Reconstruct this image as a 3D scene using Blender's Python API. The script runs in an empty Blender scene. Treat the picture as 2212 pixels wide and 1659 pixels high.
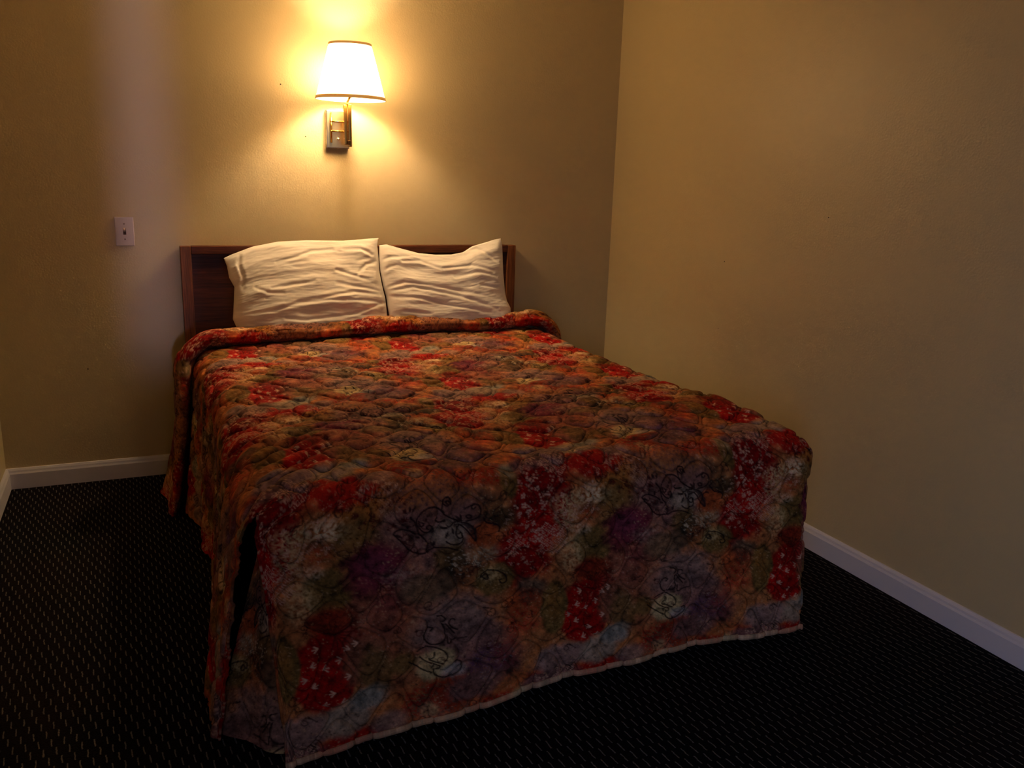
import bpy, bmesh, math, random
import numpy as np
from mathutils import Vector, Matrix
SC = bpy.context.scene
COL = SC.collection
PI = math.pi

# ------------------------------------------------------------------ camera
F_PX = 1854.26; YAW = 0.41661; PITCH = 0.23758; ROLL = 0.03118
def cam_axes():
    f = Vector((math.sin(YAW)*math.cos(PITCH), math.cos(YAW)*math.cos(PITCH), -math.sin(PITCH)))
    r = Vector((math.cos(YAW), -math.sin(YAW), 0)); u = r.cross(f)
    c, s = math.cos(ROLL), math.sin(ROLL)
    return c*r+s*u, -s*r+c*u, f
r_, u_, f_ = cam_axes()
cam = bpy.data.cameras.new('camera'); cam.sensor_width = 36.0; cam.lens = F_PX/2212*36.0
cam.clip_start = 0.02
camo = bpy.data.objects.new('camera', cam); COL.objects.link(camo)
M = Matrix(((r_.x, u_.x, -f_.x, -0.91203), (r_.y, u_.y, -f_.y, -3.78671), (r_.z, u_.z, -f_.z, 1.28616), (0, 0, 0, 1)))
camo.matrix_world = M
SC.camera = camo

# ------------------------------------------------------------------ world, view, lights
w = bpy.data.worlds.new('world'); SC.world = w; w.use_nodes = True
bg = w.node_tree.nodes['Background']; bg.inputs[0].default_value = (0.55, 0.65, 1.0, 1); bg.inputs[1].default_value = 0.35
SC.view_settings.view_transform = 'Standard'; SC.view_settings.look = 'None'
SC.view_settings.exposure = 0.60; SC.view_settings.gamma = 1.0; SC.view_settings.use_curve_mapping = False
SC.cycles.caustics_reflective = False; SC.cycles.caustics_refractive = False; SC.cycles.sample_clamp_indirect = 30.0
BULB_W = 13.0; BULB_COL = (1.0, 0.71, 0.43)
SHADE_E = 19.5; SHADE_COL = (1.0, 0.61, 0.28)
def area(name, loc, target, sx, sy, watts, col, spread=180):
    l = bpy.data.lights.new(name, 'AREA'); l.shape = 'RECTANGLE'; l.size = sx; l.size_y = sy
    l.energy = watts; l.color = col; l.spread = math.radians(spread)
    o = bpy.data.objects.new(name, l); COL.objects.link(o); o.location = loc
    o.rotation_euler = (Vector(target)-Vector(loc)).to_track_quat('-Z', 'Y').to_euler()
    o['kind'] = 'structure'
    return o
# cool evening daylight, from an unseen left-wall window added to house this lamp
area('daylight', (-1.425, -4.33, 1.05), (1.27, -2.80, 0.05), 0.62, 0.98, 4.2, (0.50, 0.62, 1.0), 100)
area('daylight_rear', (-0.30, -5.52, 1.35), (0.6, -1.5, 0.3), 1.1, 0.9, 1.1, (0.64, 0.68, 1.0), 120)
# narrow-spread lamp added to lay a strip of daylight on the head wall
area('daylight_strip', (-0.95, -5.50, 1.5), (-0.845, 0, 1.3), 0.05, 1.6, 0.055, (0.95, 0.72, 1.0), 4)

# ------------------------------------------------------------------ helpers
def lin(c):
    return tuple(((x/255)/12.92 if x/255 <= .04045 else ((x/255+.055)/1.055)**2.4) for x in c[:3])
def mat(name, col=(200, 200, 200), rough=.6, metal=0.0, spec=.5, **k):
    m = bpy.data.materials.new(name); m.use_nodes = True
    b = m.node_tree.nodes['Principled BSDF']
    b.inputs['Base Color'].default_value = (*lin(col), 1)
    b.inputs['Roughness'].default_value = rough; b.inputs['Metallic'].default_value = metal
    b.inputs['Specular IOR Level'].default_value = spec
    for kk, v in k.items(): b.inputs[kk].default_value = v
    return m
class NT:
    def __init__(s, m): s.t = m.node_tree; s.n = s.t.nodes; s.b = s.n['Principled BSDF']
    def link(s, a, b): s.t.links.new(a, b)
    def m(s, op, *a, clamp=False):
        n = s.n.new('ShaderNodeMath'); n.operation = op; n.use_clamp = clamp
        for i, x in enumerate(a):
            if isinstance(x, (int, float)): n.inputs[i].default_value = x
            else: s.link(x, n.inputs[i])
        return n.outputs[0]
    def coord(s, kind='Object'): return s.n.new('ShaderNodeTexCoord').outputs[kind]
    def mapping(s, v, scale=(1, 1, 1)):
        n = s.n.new('ShaderNodeMapping'); s.link(v, n.inputs[0]); n.inputs['Scale'].default_value = scale; return n.outputs[0]
    def noise(s, v, scale, detail=4, rough=.55, out=0):
        n = s.n.new('ShaderNodeTexNoise'); s.link(v, n.inputs['Vector']); n.inputs['Scale'].default_value = scale
        n.inputs['Detail'].default_value = detail; n.inputs['Roughness'].default_value = rough; return n.outputs[out]
    def ramp(s, f, stops):
        n = s.n.new('ShaderNodeValToRGB'); s.link(f, n.inputs[0]); e = n.color_ramp.elements
        while len(e) < len(stops): e.new(.5)
        for i, (p, c) in enumerate(stops): e[i].position = p; e[i].color = (*lin(c), 1)
        return n.outputs[0]
    def mix(s, f, a, b, mode='MIX'):
        n = s.n.new('ShaderNodeMix'); n.data_type = 'RGBA'; n.blend_type = mode
        for x, i in ((f, 0), (a, 6), (b, 7)):
            if isinstance(x, (int, float)): n.inputs[i].default_value = x
            elif isinstance(x, tuple): n.inputs[i].default_value = (*lin(x), 1)
            else: s.link(x, n.inputs[i])
        return n.outputs[2]
    def bump(s, h, strength, dist=.01):
        n = s.n.new('ShaderNodeBump'); n.inputs['Strength'].default_value = strength; n.inputs['Distance'].default_value = dist
        s.link(h, n.inputs['Height']); s.link(n.outputs[0], s.b.inputs['Normal'])
def link(o, parent=None):
    COL.objects.link(o)
    if parent is not None: o.parent = parent
    return o
def tag(o, label=None, cat=None, group=None, kind=None):
    for k, v in (('label', label), ('category', cat), ('group', group), ('kind', kind)):
        if v: o[k] = v
    return o
def empty(name, loc=(0, 0, 0)):
    o = bpy.data.objects.new(name, None); COL.objects.link(o); o.location = loc; o.empty_display_size = .05; return o
def from_bm(name, bm, m, parent=None, smooth=False, bevel=0.0, seg=2):
    me = bpy.data.meshes.new(name)
    bmesh.ops.recalc_face_normals(bm, faces=bm.faces)
    bm.to_mesh(me); bm.free(); me.materials.append(m)
    o = bpy.data.objects.new(name, me); link(o, parent)
    if parent is not None: o.matrix_parent_inverse = Matrix.Translation(-parent.location)
    if smooth: me.polygons.foreach_set('use_smooth', [True]*len(me.polygons))
    if bevel:
        b = o.modifiers.new('bevel', 'BEVEL'); b.width = bevel; b.segments = seg; b.limit_method = 'ANGLE'; b.angle_limit = .6
        me.polygons.foreach_set('use_smooth', [True]*len(me.polygons))
        wn = o.modifiers.new('wn', 'WEIGHTED_NORMAL'); wn.keep_sharp = True
    return o
def add_box(bm, x0, x1, y0, y1, z0, z1):
    r = bmesh.ops.create_cube(bm, size=1.0)
    bmesh.ops.scale(bm, vec=(x1-x0, y1-y0, z1-z0), verts=r['verts'])
    bmesh.ops.translate(bm, vec=((x0+x1)/2, (y0+y1)/2, (z0+z1)/2), verts=r['verts'])
    return r['verts']
def box(name, x0, x1, y0, y1, z0, z1, m, parent=None, bevel=0.0):
    bm = bmesh.new(); add_box(bm, x0, x1, y0, y1, z0, z1); return from_bm(name, bm, m, parent, bevel=bevel)
def lathe(bm, prof, cx, cy, seg=48, close=False):
    rings = []
    for r, z in prof:
        rings.append([bm.verts.new((cx+r*math.cos(2*PI*i/seg), cy+r*math.sin(2*PI*i/seg), z)) for i in range(seg)])
    n = len(rings)
    for a in range(n if close else n-1):
        A, B = rings[a], rings[(a+1) % n]
        for i in range(seg):
            j = (i+1) % seg; bm.faces.new((A[i], A[j], B[j], B[i]))
    return rings
def cyl(bm, p0, p1, r, seg=20):
    p0, p1 = Vector(p0), Vector(p1); d = p1-p0
    res = bmesh.ops.create_cone(bm, cap_ends=True, segments=seg, radius1=r, radius2=r, depth=d.length)
    bmesh.ops.transform(bm, matrix=Matrix.Translation((p0+p1)/2) @ d.to_track_quat('Z', 'Y').to_matrix().to_4x4(), verts=res['verts'])
def extrude_profile(name, prof, axis, a0, a1, m, parent=None, miter0=0, miter1=0):
    """prof: list of (out, z); extruded along x ('x', out goes to -y from y=0) or y ('y', out goes to -x from x=XW), mitred ends"""
    bm = bmesh.new(); A = []; B = []
    for o, z in prof:
        if axis == 'x': A.append(bm.verts.new((a0+miter0*o, -o, z))); B.append(bm.verts.new((a1-miter1*o, -o, z)))
        elif axis == 'R': A.append(bm.verts.new((XR-o, a0+miter0*o, z))); B.append(bm.verts.new((XR-o, a1-miter1*o, z)))
        else: A.append(bm.verts.new((XL+o, a0+miter0*o, z))); B.append(bm.verts.new((XL+o, a1-miter1*o, z)))
    n = len(A)
    for i in range(n):
        j = (i+1) % n; bm.faces.new((A[i], A[j], B[j], B[i]))
    bm.faces.new(A); bm.faces.new(B[::-1])
    return from_bm(name, bm, m, parent)

# ------------------------------------------------------------------ setting
XL, XR, YB, ZC = -1.4418, 1.2775, -5.60, 2.44
def wall_material(name, col=(200, 184, 142)):
    m = mat(name, col, .42, spec=.5); t = NT(m); v = t.coord()
    n = t.noise(v, 1.3, 3); c = t.mix(t.m('MULTIPLY', n, .35), col, tuple(x*.93 for x in col)); t.link(c, t.b.inputs['Base Color'])
    h = t.m('ADD', t.noise(v, 140, 3, .5), t.m('MULTIPLY', t.noise(v, 9, 2), 1.6))
    t.bump(h, .12, .006)
    return m
wm = wall_material('wall_paint')
def slab(name, x0, x1, y0, y1, z0, z1, m): return tag(box(name, x0, x1, y0, y1, z0, z1, m), kind='structure')
wb = slab('wall_back', XL-.1, XR+.1, 0, .1, 0, ZC, wm)
wr = slab('wall_right', XR, XR+.1, YB, 0, 0, ZC, wm)
LY0, LY1, LZ0, LZ1 = -4.72, -3.94, .50, 1.60
bm = bmesh.new()
for a in ((YB, LY0, 0, ZC), (LY1, 0, 0, ZC), (LY0, LY1, 0, LZ0), (LY0, LY1, LZ1, ZC)): add_box(bm, XL-.1, XL, *a)
wl = tag(from_bm('wall_left', bm, wm), kind='structure')
slab('ceiling', XL-.1, XR+.1, YB-.1, .1, ZC, ZC+.1, mat('ceiling_paint', (232, 222, 200), .8))
# wall behind the camera with a window opening
WX0, WX1, WZ0, WZ1 = -1.10, 1.0, 0.85, 2.10
bm = bmesh.new()
add_box(bm, XL-.1, WX0, YB-.1, YB, 0, ZC); add_box(bm, WX1, XR+.1, YB-.1, YB, 0, ZC)
add_box(bm, WX0, WX1, YB-.1, YB, 0, WZ0); add_box(bm, WX0, WX1, YB-.1, YB, WZ1, ZC)
tag(from_bm('wall_front', bm, wm), kind='structure')
bm = bmesh.new()
for a in ((WX0, WX0+.05, WZ0, WZ1), (WX1-.05, WX1, WZ0, WZ1), (WX0, WX1, WZ0, WZ0+.05), (WX0, WX1, WZ1-.05, WZ1), (-.075, -.025, WZ0, WZ1)):
    add_box(bm, a[0], a[1], YB-.08, YB-.02, a[2], a[3])
trim_m = mat('white_trim_paint', (214, 212, 220), .38); tt = NT(trim_m); tt.bump(tt.noise(tt.coord(), 60, 3), .06, .004)
win = tag(from_bm('window_1', bm, trim_m), kind='structure')
bm = bmesh.new()
for a in ((LY0, LY0+.05, LZ0, LZ1), (LY1-.05, LY1, LZ0, LZ1), (LY0, LY1, LZ0, LZ0+.05), (LY0, LY1, LZ1-.05, LZ1), (LY0, LY1, 1.03, 1.07)):
    add_box(bm, XL-.08, XL-.03, *a)
added_win = tag(from_bm('added_window', bm, trim_m), kind='structure')  # unseen window, put in as the source of the side daylight lamp
gm = mat('window_glass', (250, 250, 250), .02); gm.node_tree.nodes['Principled BSDF'].inputs['Transmission Weight'].default_value = 1.0
box('pane', WX0+.05, WX1-.05, YB-.055, YB-.05, WZ0+.05, WZ1-.05, gm, win)
box('pane', XL-.06, XL-.055, LY0+.05, LY1-.05, LZ0+.05, LZ1-.05, gm, added_win)

# carpet: dark loop pile with short pale flecks woven in staggered rows
def carpet_material():
    m = mat('carpet', (10, 9, 11), .95, spec=.1); t = NT(m); v = t.coord()
    wob = t.n.new('ShaderNodeSeparateXYZ'); t.link(v, wob.inputs[0]); X, Y = wob.outputs[0], wob.outputs[1]
    wx = t.m('MULTIPLY', t.m('SUBTRACT', t.noise(v, 55, 2), .5), .006)
    X = t.m('ADD', X, wx)
    q = t.m('DIVIDE', t.m('ADD', Y, 2.2835), .0345); row = t.m('FLOOR', q); fy = t.m('FRACT', q)
    par = t.m('FLOORED_MODULO', row, 2.0)
    fx = t.m('SUBTRACT', t.m('FRACT', t.m('ADD', t.m('ADD', t.m('DIVIDE', t.m('SUBTRACT', X, .2980), .0258), t.m('MULTIPLY', par, .5)), .5)), .5)
    # slight lean of each fleck
    fx = t.m('ADD', fx, t.m('MULTIPLY', t.m('SUBTRACT', fy, .5), .12))
    dx = t.m('MULTIPLY', t.m('ABSOLUTE', fx), .0258)
    nb = t.noise(v, 260, 2)
    wd = t.m('ADD', .0013, t.m('MULTIPLY', nb, .0013))
    a = t.m('DIVIDE', t.m('SUBTRACT', wd, dx), .0009, clamp=True)
    e = t.m('DIVIDE', t.m('SUBTRACT', .44, t.m('ABSOLUTE', t.m('SUBTRACT', fy, .5))), .04, clamp=True)
    mask = t.m('MULTIPLY', t.m('MULTIPLY', a, e), t.m('ADD', .45, nb), clamp=True)
    base = t.ramp(t.noise(v, 2.0, 2), [(.35, (9, 9, 13)), (.65, (20, 9, 11))])
    base = t.mix(t.m('MULTIPLY', t.noise(v, 420, 2), .5), base, (3, 3, 4))
    c = t.mix(mask, base, (112, 106, 100)); t.link(c, t.b.inputs['Base Color'])
    loops = t.n.new('ShaderNodeTexVoronoi'); t.link(v, loops.inputs['Vector']); loops.inputs['Scale'].default_value = 260
    t.bump(t.m('ADD', t.m('MULTIPLY', mask, .6), t.m('SUBTRACT', 1.0, loops.outputs[0])), .7, .003)
    return m
slab('floor', XL-.1, XR+.1, YB-.1, .1, -.1, 0, carpet_material())

BP = [(0, 0), (.0135, 0), (.0135, .062), (.0105, .069), (.009, .076), (.005, .0835), (0, .0845)]
for nm, ax, a0, a1, mi0, mi1 in (('baseboard_back', 'x', XL, XR, 1, 1), ('baseboard_right', 'R', YB, 0, 0, 1), ('baseboard_left', 'L', YB, 0, 0, 1)):
    tag(extrude_profile(nm, BP, ax, a0, a1, trim_m, None, mi0, mi1), kind='structure')
# specks and dents in the paint
hm = mat('nail_hole_dark', (50, 36, 24), .9)
for (x, y, z), w_ in (((-1.1155, 0, .4751), wb), ((-.3159, 0, 1.6231), wb), ((-.2198, 0, 1.421), wb)):
    bm = bmesh.new(); cyl(bm, (x, -.0006, z), (x, .001, z), .0028, 10); from_bm('nail_hole', bm, hm, wb)
for y, z in ((-.9255, .7001), (-1.4745, 1.1808), (-.9262, .9758)):
    bm = bmesh.new(); cyl(bm, (XR-.0006, y, z), (XR+.001, y, z), .0022, 10); from_bm('nail_hole', bm, hm, wr)

# ------------------------------------------------------------------ bed base (under the spread)
def fft_noise(h, w_, fy, fx, seed, power=2.0):
    """periodic smooth noise, unit variance; fy/fx = cut-off cycles across the tile"""
    rng = np.random.default_rng(seed); n = rng.standard_normal((h, w_)); Fn = np.fft.fft2(n)
    ky = np.fft.fftfreq(h)[:, None]*h/fy; kx = np.fft.fftfreq(w_)[None, :]*w_/fx
    Fn *= np.exp(-(ky**2+kx**2)**(power/2)); Fn[0, 0] = 0
    r = np.real(np.fft.ifft2(Fn)); return r/r.std()
def bil(img, v, u):
    """bilinear periodic lookup, v,u in pixels"""
    H, W = img.shape[:2]; v0 = np.floor(v).astype(int); u0 = np.floor(u).astype(int); fv = v-v0; fu = u-u0
    if img.ndim == 3: fv = fv[..., None]; fu = fu[..., None]
    a = img[v0 % H, u0 % W]; b = img[v0 % H, (u0+1) % W]; c = img[(v0+1) % H, u0 % W]; d = img[(v0+1) % H, (u0+1) % W]
    return (a*(1-fu)+b*fu)*(1-fv)+(c*(1-fu)+d*fu)*fv

bed = tag(empty('bed', (.04, -1.0, 0)), 'low bed standing under the red floral spread against the dark headboard', 'bed')
tick = mat('mattress_ticking', (200, 192, 178), .9); t = NT(tick); t.bump(t.noise(t.coord(), 120), .2, .002)
boxm = mat('box_spring_cloth', (60, 52, 48), .95); t = NT(boxm); t.bump(t.noise(t.coord(), 200), .2, .002)
legm = mat('bed_leg_metal', (30, 28, 26), .5, 1.0)
box('mattress', -.68, .76, -1.97, -.06, .33, .575, tick, bed, bevel=.04)
box('box_spring', -.68, .76, -1.97, -.06, .12, .325, boxm, bed, bevel=.012)
for x in (-.55, .63):
    for y in (-1.85, -.2):
        bm = bmesh.new(); cyl(bm, (x, y, 0), (x, y, .12), .022); from_bm('leg', bm, legm, bed, True)

# ------------------------------------------------------------------ headboard
def wood_material(name, axis, c0, c1, c2, rough=.42):
    m = mat(name, c1, rough, spec=.35); t = NT(m); v = t.coord()
    sc = {'x': (1.2, 30, 30), 'z': (30, 30, 1.2)}[axis]
    n = t.noise(t.mapping(v, sc), 2.2, 6, .65); n2 = t.noise(t.mapping(v, tuple(s*4 for s in sc)), 3.0, 4, .6)
    f = t.m('ADD', t.m('MULTIPLY', n, .65), t.m('MULTIPLY', n2, .35))
    t.link(t.ramp(f, [(.34, c0), (.5, c1), (.66, c2)]), t.b.inputs['Base Color']); t.bump(f, .25, .002)
    return m
wz = wood_material('headboard_oak_upright', 'z', (54, 26, 12), (112, 64, 32), (160, 100, 54))
wx = wood_material('headboard_oak_rail', 'x', (52, 22, 10), (100, 52, 26), (142, 82, 44))
wp = wood_material('headboard_oak_panel', 'x', (34, 14, 7), (72, 34, 17), (98, 52, 28))
hb = tag(empty('headboard', (0, -.02, .3)), 'flat dark oak headboard with a raised frame behind the two white pillows', 'headboard')
HX, HT = .7422, .9705
box('stile', -HX, -HX+.042, -.045, -.004, .30, HT-.001, wz, hb, bevel=.003)
box('stile', HX-.042, HX, -.045, -.004, .30, HT-.001, wz, hb, bevel=.003)
box('top_rail', -HX+.0425, HX-.0425, -.0445, -.004, HT-.034, HT, wx, hb, bevel=.003)
box('bottom_rail', -HX+.0425, HX-.0425, -.0445, -.004, .30, .37, wx, hb, bevel=.003)
box('panel', -HX+.040, HX-.040, -.030, -.010, .36, HT-.03, wp, hb)

# ------------------------------------------------------------------ light switch
sw = tag(empty('light_switch', (-.9418, 0, 1.0255)), 'white toggle light switch plate on the beige wall left of the headboard', 'light switch')
pm = mat('switch_plastic', (196, 182, 172), .35)
bm = bmesh.new(); X0, Z0 = -.9418, 1.0255
hole = add_box(bm, X0-.035, X0+.035, -.0055, 0, Z0-.057, Z0+.057)
box('plate', X0-.035, X0+.035, -.0065, -.0002, Z0-.057, Z0+.057, pm, sw, bevel=.0035); bm.free()
dm = mat('switch_slot_dark', (60, 36, 20), .7)
box('slot', X0-.0055, X0+.0055, -.0070, -.0060, Z0-.0125, Z0+.0125, dm, sw)
bm = bmesh.new(); vs = add_box(bm, -.0036, .0036, -.012, .002, -.0045, .0045)
bmesh.ops.transform(bm, matrix=Matrix.Translation((X0, -.0085, Z0+.005)) @ Matrix.Rotation(-.55, 4, 'X'), verts=vs)
from_bm('toggle', bm, pm, sw, bevel=.001)
sm = mat('screw_metal', (120, 100, 84), .4, .6)
for dz in (-.0302, .0302):
    bm = bmesh.new(); cyl(bm, (X0, -.0078, Z0+dz), (X0, -.0055, Z0+dz), .0032, 16); from_bm('screw', bm, sm, sw, bevel=.0006)

# ------------------------------------------------------------------ wall sconce
sc = tag(empty('wall_sconce', (-.066, 0, 1.46)), 'brass wall lamp with a glowing white tapered shade above the headboard', 'wall lamp')
brass = mat('polished_brass', (206, 156, 78), .2, 1.0); t = NT(brass); t.bump(t.noise(t.mapping(t.coord(), (1, 1, .1)), 200, 2), .03, .001)
mirror = mat('mirror_brass_plate', (206, 196, 160), .30, 1.0)
steel = mat('chrome_edge', (196, 190, 184), .2, 1.0)
# back box: shallow tray with a front face
box('back_box', -.1365, -.0400, -.026, -.0005, 1.378, 1.532, steel, sc, bevel=.0025)
box('face_plate', -.1335, -.0430, -.0275, -.0262, 1.381, 1.529, mirror, sc, bevel=.0006)
BX, BY = -.0595, -.082
box('bar', BX-.0170, BX-.0012, BY-.008, BY+.010, 1.392, 1.552, brass, sc, bevel=.0022)
box('bar', BX+.0012, BX+.0160, BY-.008, BY+.010, 1.384, 1.5555, brass, sc, bevel=.0022)
for z in (1.447, 1.486):
    bm = bmesh.new(); cyl(bm, (-.118, -.036, z), (BX, -.036, z), .0034, 14); cyl(bm, (BX, -.036, z), (BX, BY+.005, z), .0034, 14)
    cyl(bm, (-.118, -.027, z), (-.118, -.039, z), .0036, 14)
    from_bm('swing_link', bm, brass, sc, True)
bm = bmesh.new(); cyl(bm, (-.118, -.034, 1.40), (-.118, -.034, 1.522), .0042, 16); from_bm('pivot_rod', bm, brass, sc, True)
bm = bmesh.new(); bmesh.ops.create_uvsphere(bm, u_segments=18, v_segments=12, radius=.0062, matrix=Matrix.Translation((-.0885, -.034, 1.415))); cyl(bm, (-.0885, -.027, 1.415), (-.0885, -.034, 1.415), .003, 12)
from_bm('knob', bm, steel, sc, True)
bm = bmesh.new(); cyl(bm, (BX+.002, BY-.008, 1.405), (BX+.002, BY-.018, 1.405), .0042, 16); add_box(bm, BX-.004, BX+.008, BY-.022, BY-.018, 1.3925, 1.4095)
from_bm('switch_key', bm, mat('bronze_key', (70, 48, 26), .4, 1.0), sc, bevel=.001)
SX, SY = -.066, -.172
bm = bmesh.new()
cyl(bm, (BX, BY, 1.548), (BX, BY, 1.566), .006, 14); cyl(bm, (BX, BY, 1.563), (SX, SY, 1.585), .005, 14); cyl(bm, (SX, SY, 1.575), (SX, SY, 1.604), .006, 16)
from_bm('arm', bm, brass, sc, True)
bm = bmesh.new(); lathe(bm, [(.0, 1.600), (.016, 1.600), (.0175, 1.606), (.0175, 1.636), (.014, 1.640), (.0, 1.640)], SX, SY, 28)
from_bm('socket', bm, mat('socket_cardboard', (222, 206, 170), .6), sc, True)
glow = bpy.data.materials.new('bulb_glow'); glow.use_nodes = True; nt = glow.node_tree; nt.nodes.remove(nt.nodes['Principled BSDF'])
em = nt.nodes.new('ShaderNodeEmission'); em.inputs[0].default_value = (*BULB_COL, 1); em.inputs[1].default_value = BULB_W/(PI*.0106)
nt.links.new(em.outputs[0], nt.nodes['Material Output'].inputs[0])
bm = bmesh.new(); lathe(bm, [(.0, 1.638), (.013, 1.640), (.015, 1.650), (.026, 1.668), (.030, 1.684), (.027, 1.700), (.017, 1.712), (.0, 1.716)], SX, SY, 28)
bulb = from_bm('bulb', bm, glow, sc, True)
ZB, ZT, RB, RT = 1.5660, 1.7800, .1400, .0835
shm = bpy.data.materials.new('shade_fabric'); shm.use_nodes = True; nt = shm.node_tree; pb = nt.nodes['Principled BSDF']
pb.inputs['Base Color'].default_value = (*lin((250, 240, 215)), 1); pb.inputs['Roughness'].default_value = .9
T = NT(shm); z = T.n.new('ShaderNodeSeparateXYZ'); T.link(T.coord(), z.inputs[0])
# the cloth glows most level with the bulb and less towards its rims
d = T.m('ABSOLUTE', T.m('DIVIDE', T.m('SUBTRACT', z.outputs[2], 1.685), .12)); g = T.m('POWER', 2.718, T.m('MULTIPLY', T.m('MULTIPLY', d, d), -2.3))
T.link(T.m('MULTIPLY', g, SHADE_E), pb.inputs['Emission Strength']); pb.inputs['Emission Color'].default_value = (*SHADE_COL, 1)
bm = bmesh.new(); lathe(bm, [(RB, ZB), (RT, ZT), (RT-.0012, ZT), (RB-.0012, ZB)], SX, SY, 72, close=True)
shade = from_bm('lamp_shade', bm, shm, sc, True)
lining = mat('shade_lining', (246, 236, 214), .8, **{'Emission Color': (*SHADE_COL, 1), 'Emission Strength': SHADE_E*.25})
shade.data.materials.append(lining)
for p in shade.data.polygons:
    c = p.center; q = Vector((c.x-(SX if abs(c.x-SX) < .2 else 0), c.y-SY, 0))
    if p.normal.x*q.x+p.normal.y*q.y < 0: p.material_index = 1
shade.data.polygons.foreach_set('use_smooth', [True]*len(shade.data.polygons))
trimc = mat('shade_trim', (206, 146, 66), .8, **{'Emission Color': (.60, .27, .06, 1), 'Emission Strength': .45})  # emission stands in for bulb light showing through the binding
def ring(name, r, z, hh, slope):
    bm = bmesh.new(); lathe(bm, [(r+.0004+slope*0, z-hh), (r+.0026, z-hh), (r+.0026-slope*2*hh, z+hh), (r+.0004-slope*2*hh, z+hh)], SX, SY, 72, close=True)
    o = from_bm(name, bm, trimc, shade, True); o.matrix_parent_inverse = Matrix.Identity(4); o.location = (0, 0, 0); return o
sl = (RB-RT)/(ZT-ZB)
ring('rim_binding', RB, ZB+.005, .0062, sl); ring('rim_binding', RT+.0012, ZT-.004, .0045, sl)
bm = bmesh.new(); aa = math.radians(222)
for k in range(24):
    f0, f1 = k/24, (k+1)/24; P = []
    for f in (f0, f1):
        z_ = ZB+(ZT-ZB)*f; r = RB-(RB-RT)*f+.0004
        for da in (-.012, .012): P.append(bm.verts.new((SX+(r+.0008)*math.cos(aa+da), SY+(r+.0008)*math.sin(aa+da), z_)))
    bm.faces.new((P[0], P[1], P[3], P[2]))
o = from_bm('seam', bm, shm, shade, True); o.matrix_parent_inverse = Matrix.Identity(4); o.location = (0, 0, 0)
bm = bmesh.new()
for k in range(3):
    an = k*2*PI/3+.5; cyl(bm, (SX, SY, 1.742), (SX+(RT-.001)*math.cos(an), SY+(RT-.001)*math.sin(an), ZT-.012), .0016, 8)
lathe(bm, [(.006, 1.738), (.010, 1.738), (.010, 1.742), (.006, 1.742)], SX, SY, 20, close=True)
for s in (-1, 1): cyl(bm, (SX+s*.017, SY, 1.640), (SX+s*.033, SY, 1.690), .0014, 8); cyl(bm, (SX+s*.033, SY, 1.690), (SX+s*.006, SY, 1.740), .0014, 8)
from_bm('harp', bm, steel, sc, True)

# measured outlines: pillow edges and creases on the pillow plane, scroll lines of the print in metres
L_left = [[-0.552, 0.037], [-0.565, 0.073], [-0.556, 0.148], [-0.55, 0.205], [-0.567, 0.243], [-0.572, 0.29], [-0.582, 0.323]]
L_top = [[-0.582, 0.323], [-0.551, 0.338], [-0.467, 0.37], [-0.363, 0.391], [-0.249, 0.396], [-0.093, 0.394], [0.008, 0.402], [0.066, 0.406]]
L_right = [[0.075, 0.039], [0.072, 0.14], [0.064, 0.191], [0.057, 0.252], [0.058, 0.313], [0.057, 0.374], [0.066, 0.406]]
R_left = [[0.085, 0.038], [0.08, 0.099], [0.077, 0.15], [0.068, 0.191], [0.061, 0.252], [0.06, 0.313], [0.065, 0.374]]
R_top = [[0.065, 0.374], [0.098, 0.378], [0.17, 0.357], [0.242, 0.338], [0.317, 0.331], [0.393, 0.331], [0.449, 0.341], [0.496, 0.368], [0.566, 0.387], [0.613, 0.4], [0.641, 0.404]]
R_right = [[0.654, 0.038], [0.655, 0.053], [0.656, 0.081], [0.641, 0.114], [0.636, 0.157], [0.637, 0.243], [0.641, 0.307], [0.645, 0.372], [0.641, 0.404]]
LV = [[[0.04, 0.167], [-0.06, 0.184], [-0.145, 0.201]], [[0.047, 0.153], [-0.077, 0.163], [-0.221, 0.138], [-0.36, 0.122]], [[0.058, 0.116], [-0.044, 0.126], [-0.179, 0.13], [-0.305, 0.12], [-0.402, 0.095], [-0.489, 0.084]], [[0.058, 0.116], [-0.01, 0.096], [-0.084, 0.07], [-0.193, 0.052]], [[-0.409, 0.186], [-0.326, 0.198], [-0.236, 0.21]], [[-0.147, 0.351], [-0.232, 0.345], [-0.303, 0.317], [-0.38, 0.297]], [[0.044, 0.299], [-0.008, 0.285], [-0.056, 0.235]], [[-0.520, 0.330], [-0.528, 0.290], [-0.516, 0.240], [-0.520, 0.190]], [[-0.470, 0.188], [-0.430, 0.170], [-0.370, 0.166]], [[-0.14, 0.258], [-0.071, 0.235], [0.0, 0.212]], [[-0.364, 0.059], [-0.276, 0.048], [-0.156, 0.065]], [[0.025, 0.329], [-0.024, 0.354], [-0.097, 0.351]]]
RV = [[[0.067, 0.306], [0.106, 0.317], [0.197, 0.32]], [[0.157, 0.298], [0.233, 0.297], [0.323, 0.258], [0.435, 0.272]], [[0.078, 0.262], [0.094, 0.273], [0.132, 0.28]], [[0.064, 0.181], [0.148, 0.202], [0.299, 0.176], [0.416, 0.15], [0.519, 0.132]], [[0.078, 0.167], [0.184, 0.179], [0.336, 0.145], [0.452, 0.111], [0.562, 0.07]], [[0.09, 0.144], [0.218, 0.126], [0.37, 0.084], [0.528, 0.056]], [[0.338, 0.258], [0.467, 0.271], [0.571, 0.247]], [[0.382, 0.219], [0.505, 0.24], [0.585, 0.223]], [[0.458, 0.348], [0.516, 0.355], [0.554, 0.324], [0.6, 0.293]], [[0.137, 0.077], [0.25, 0.058]], [[0.499, 0.179], [0.588, 0.169]]]
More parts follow.
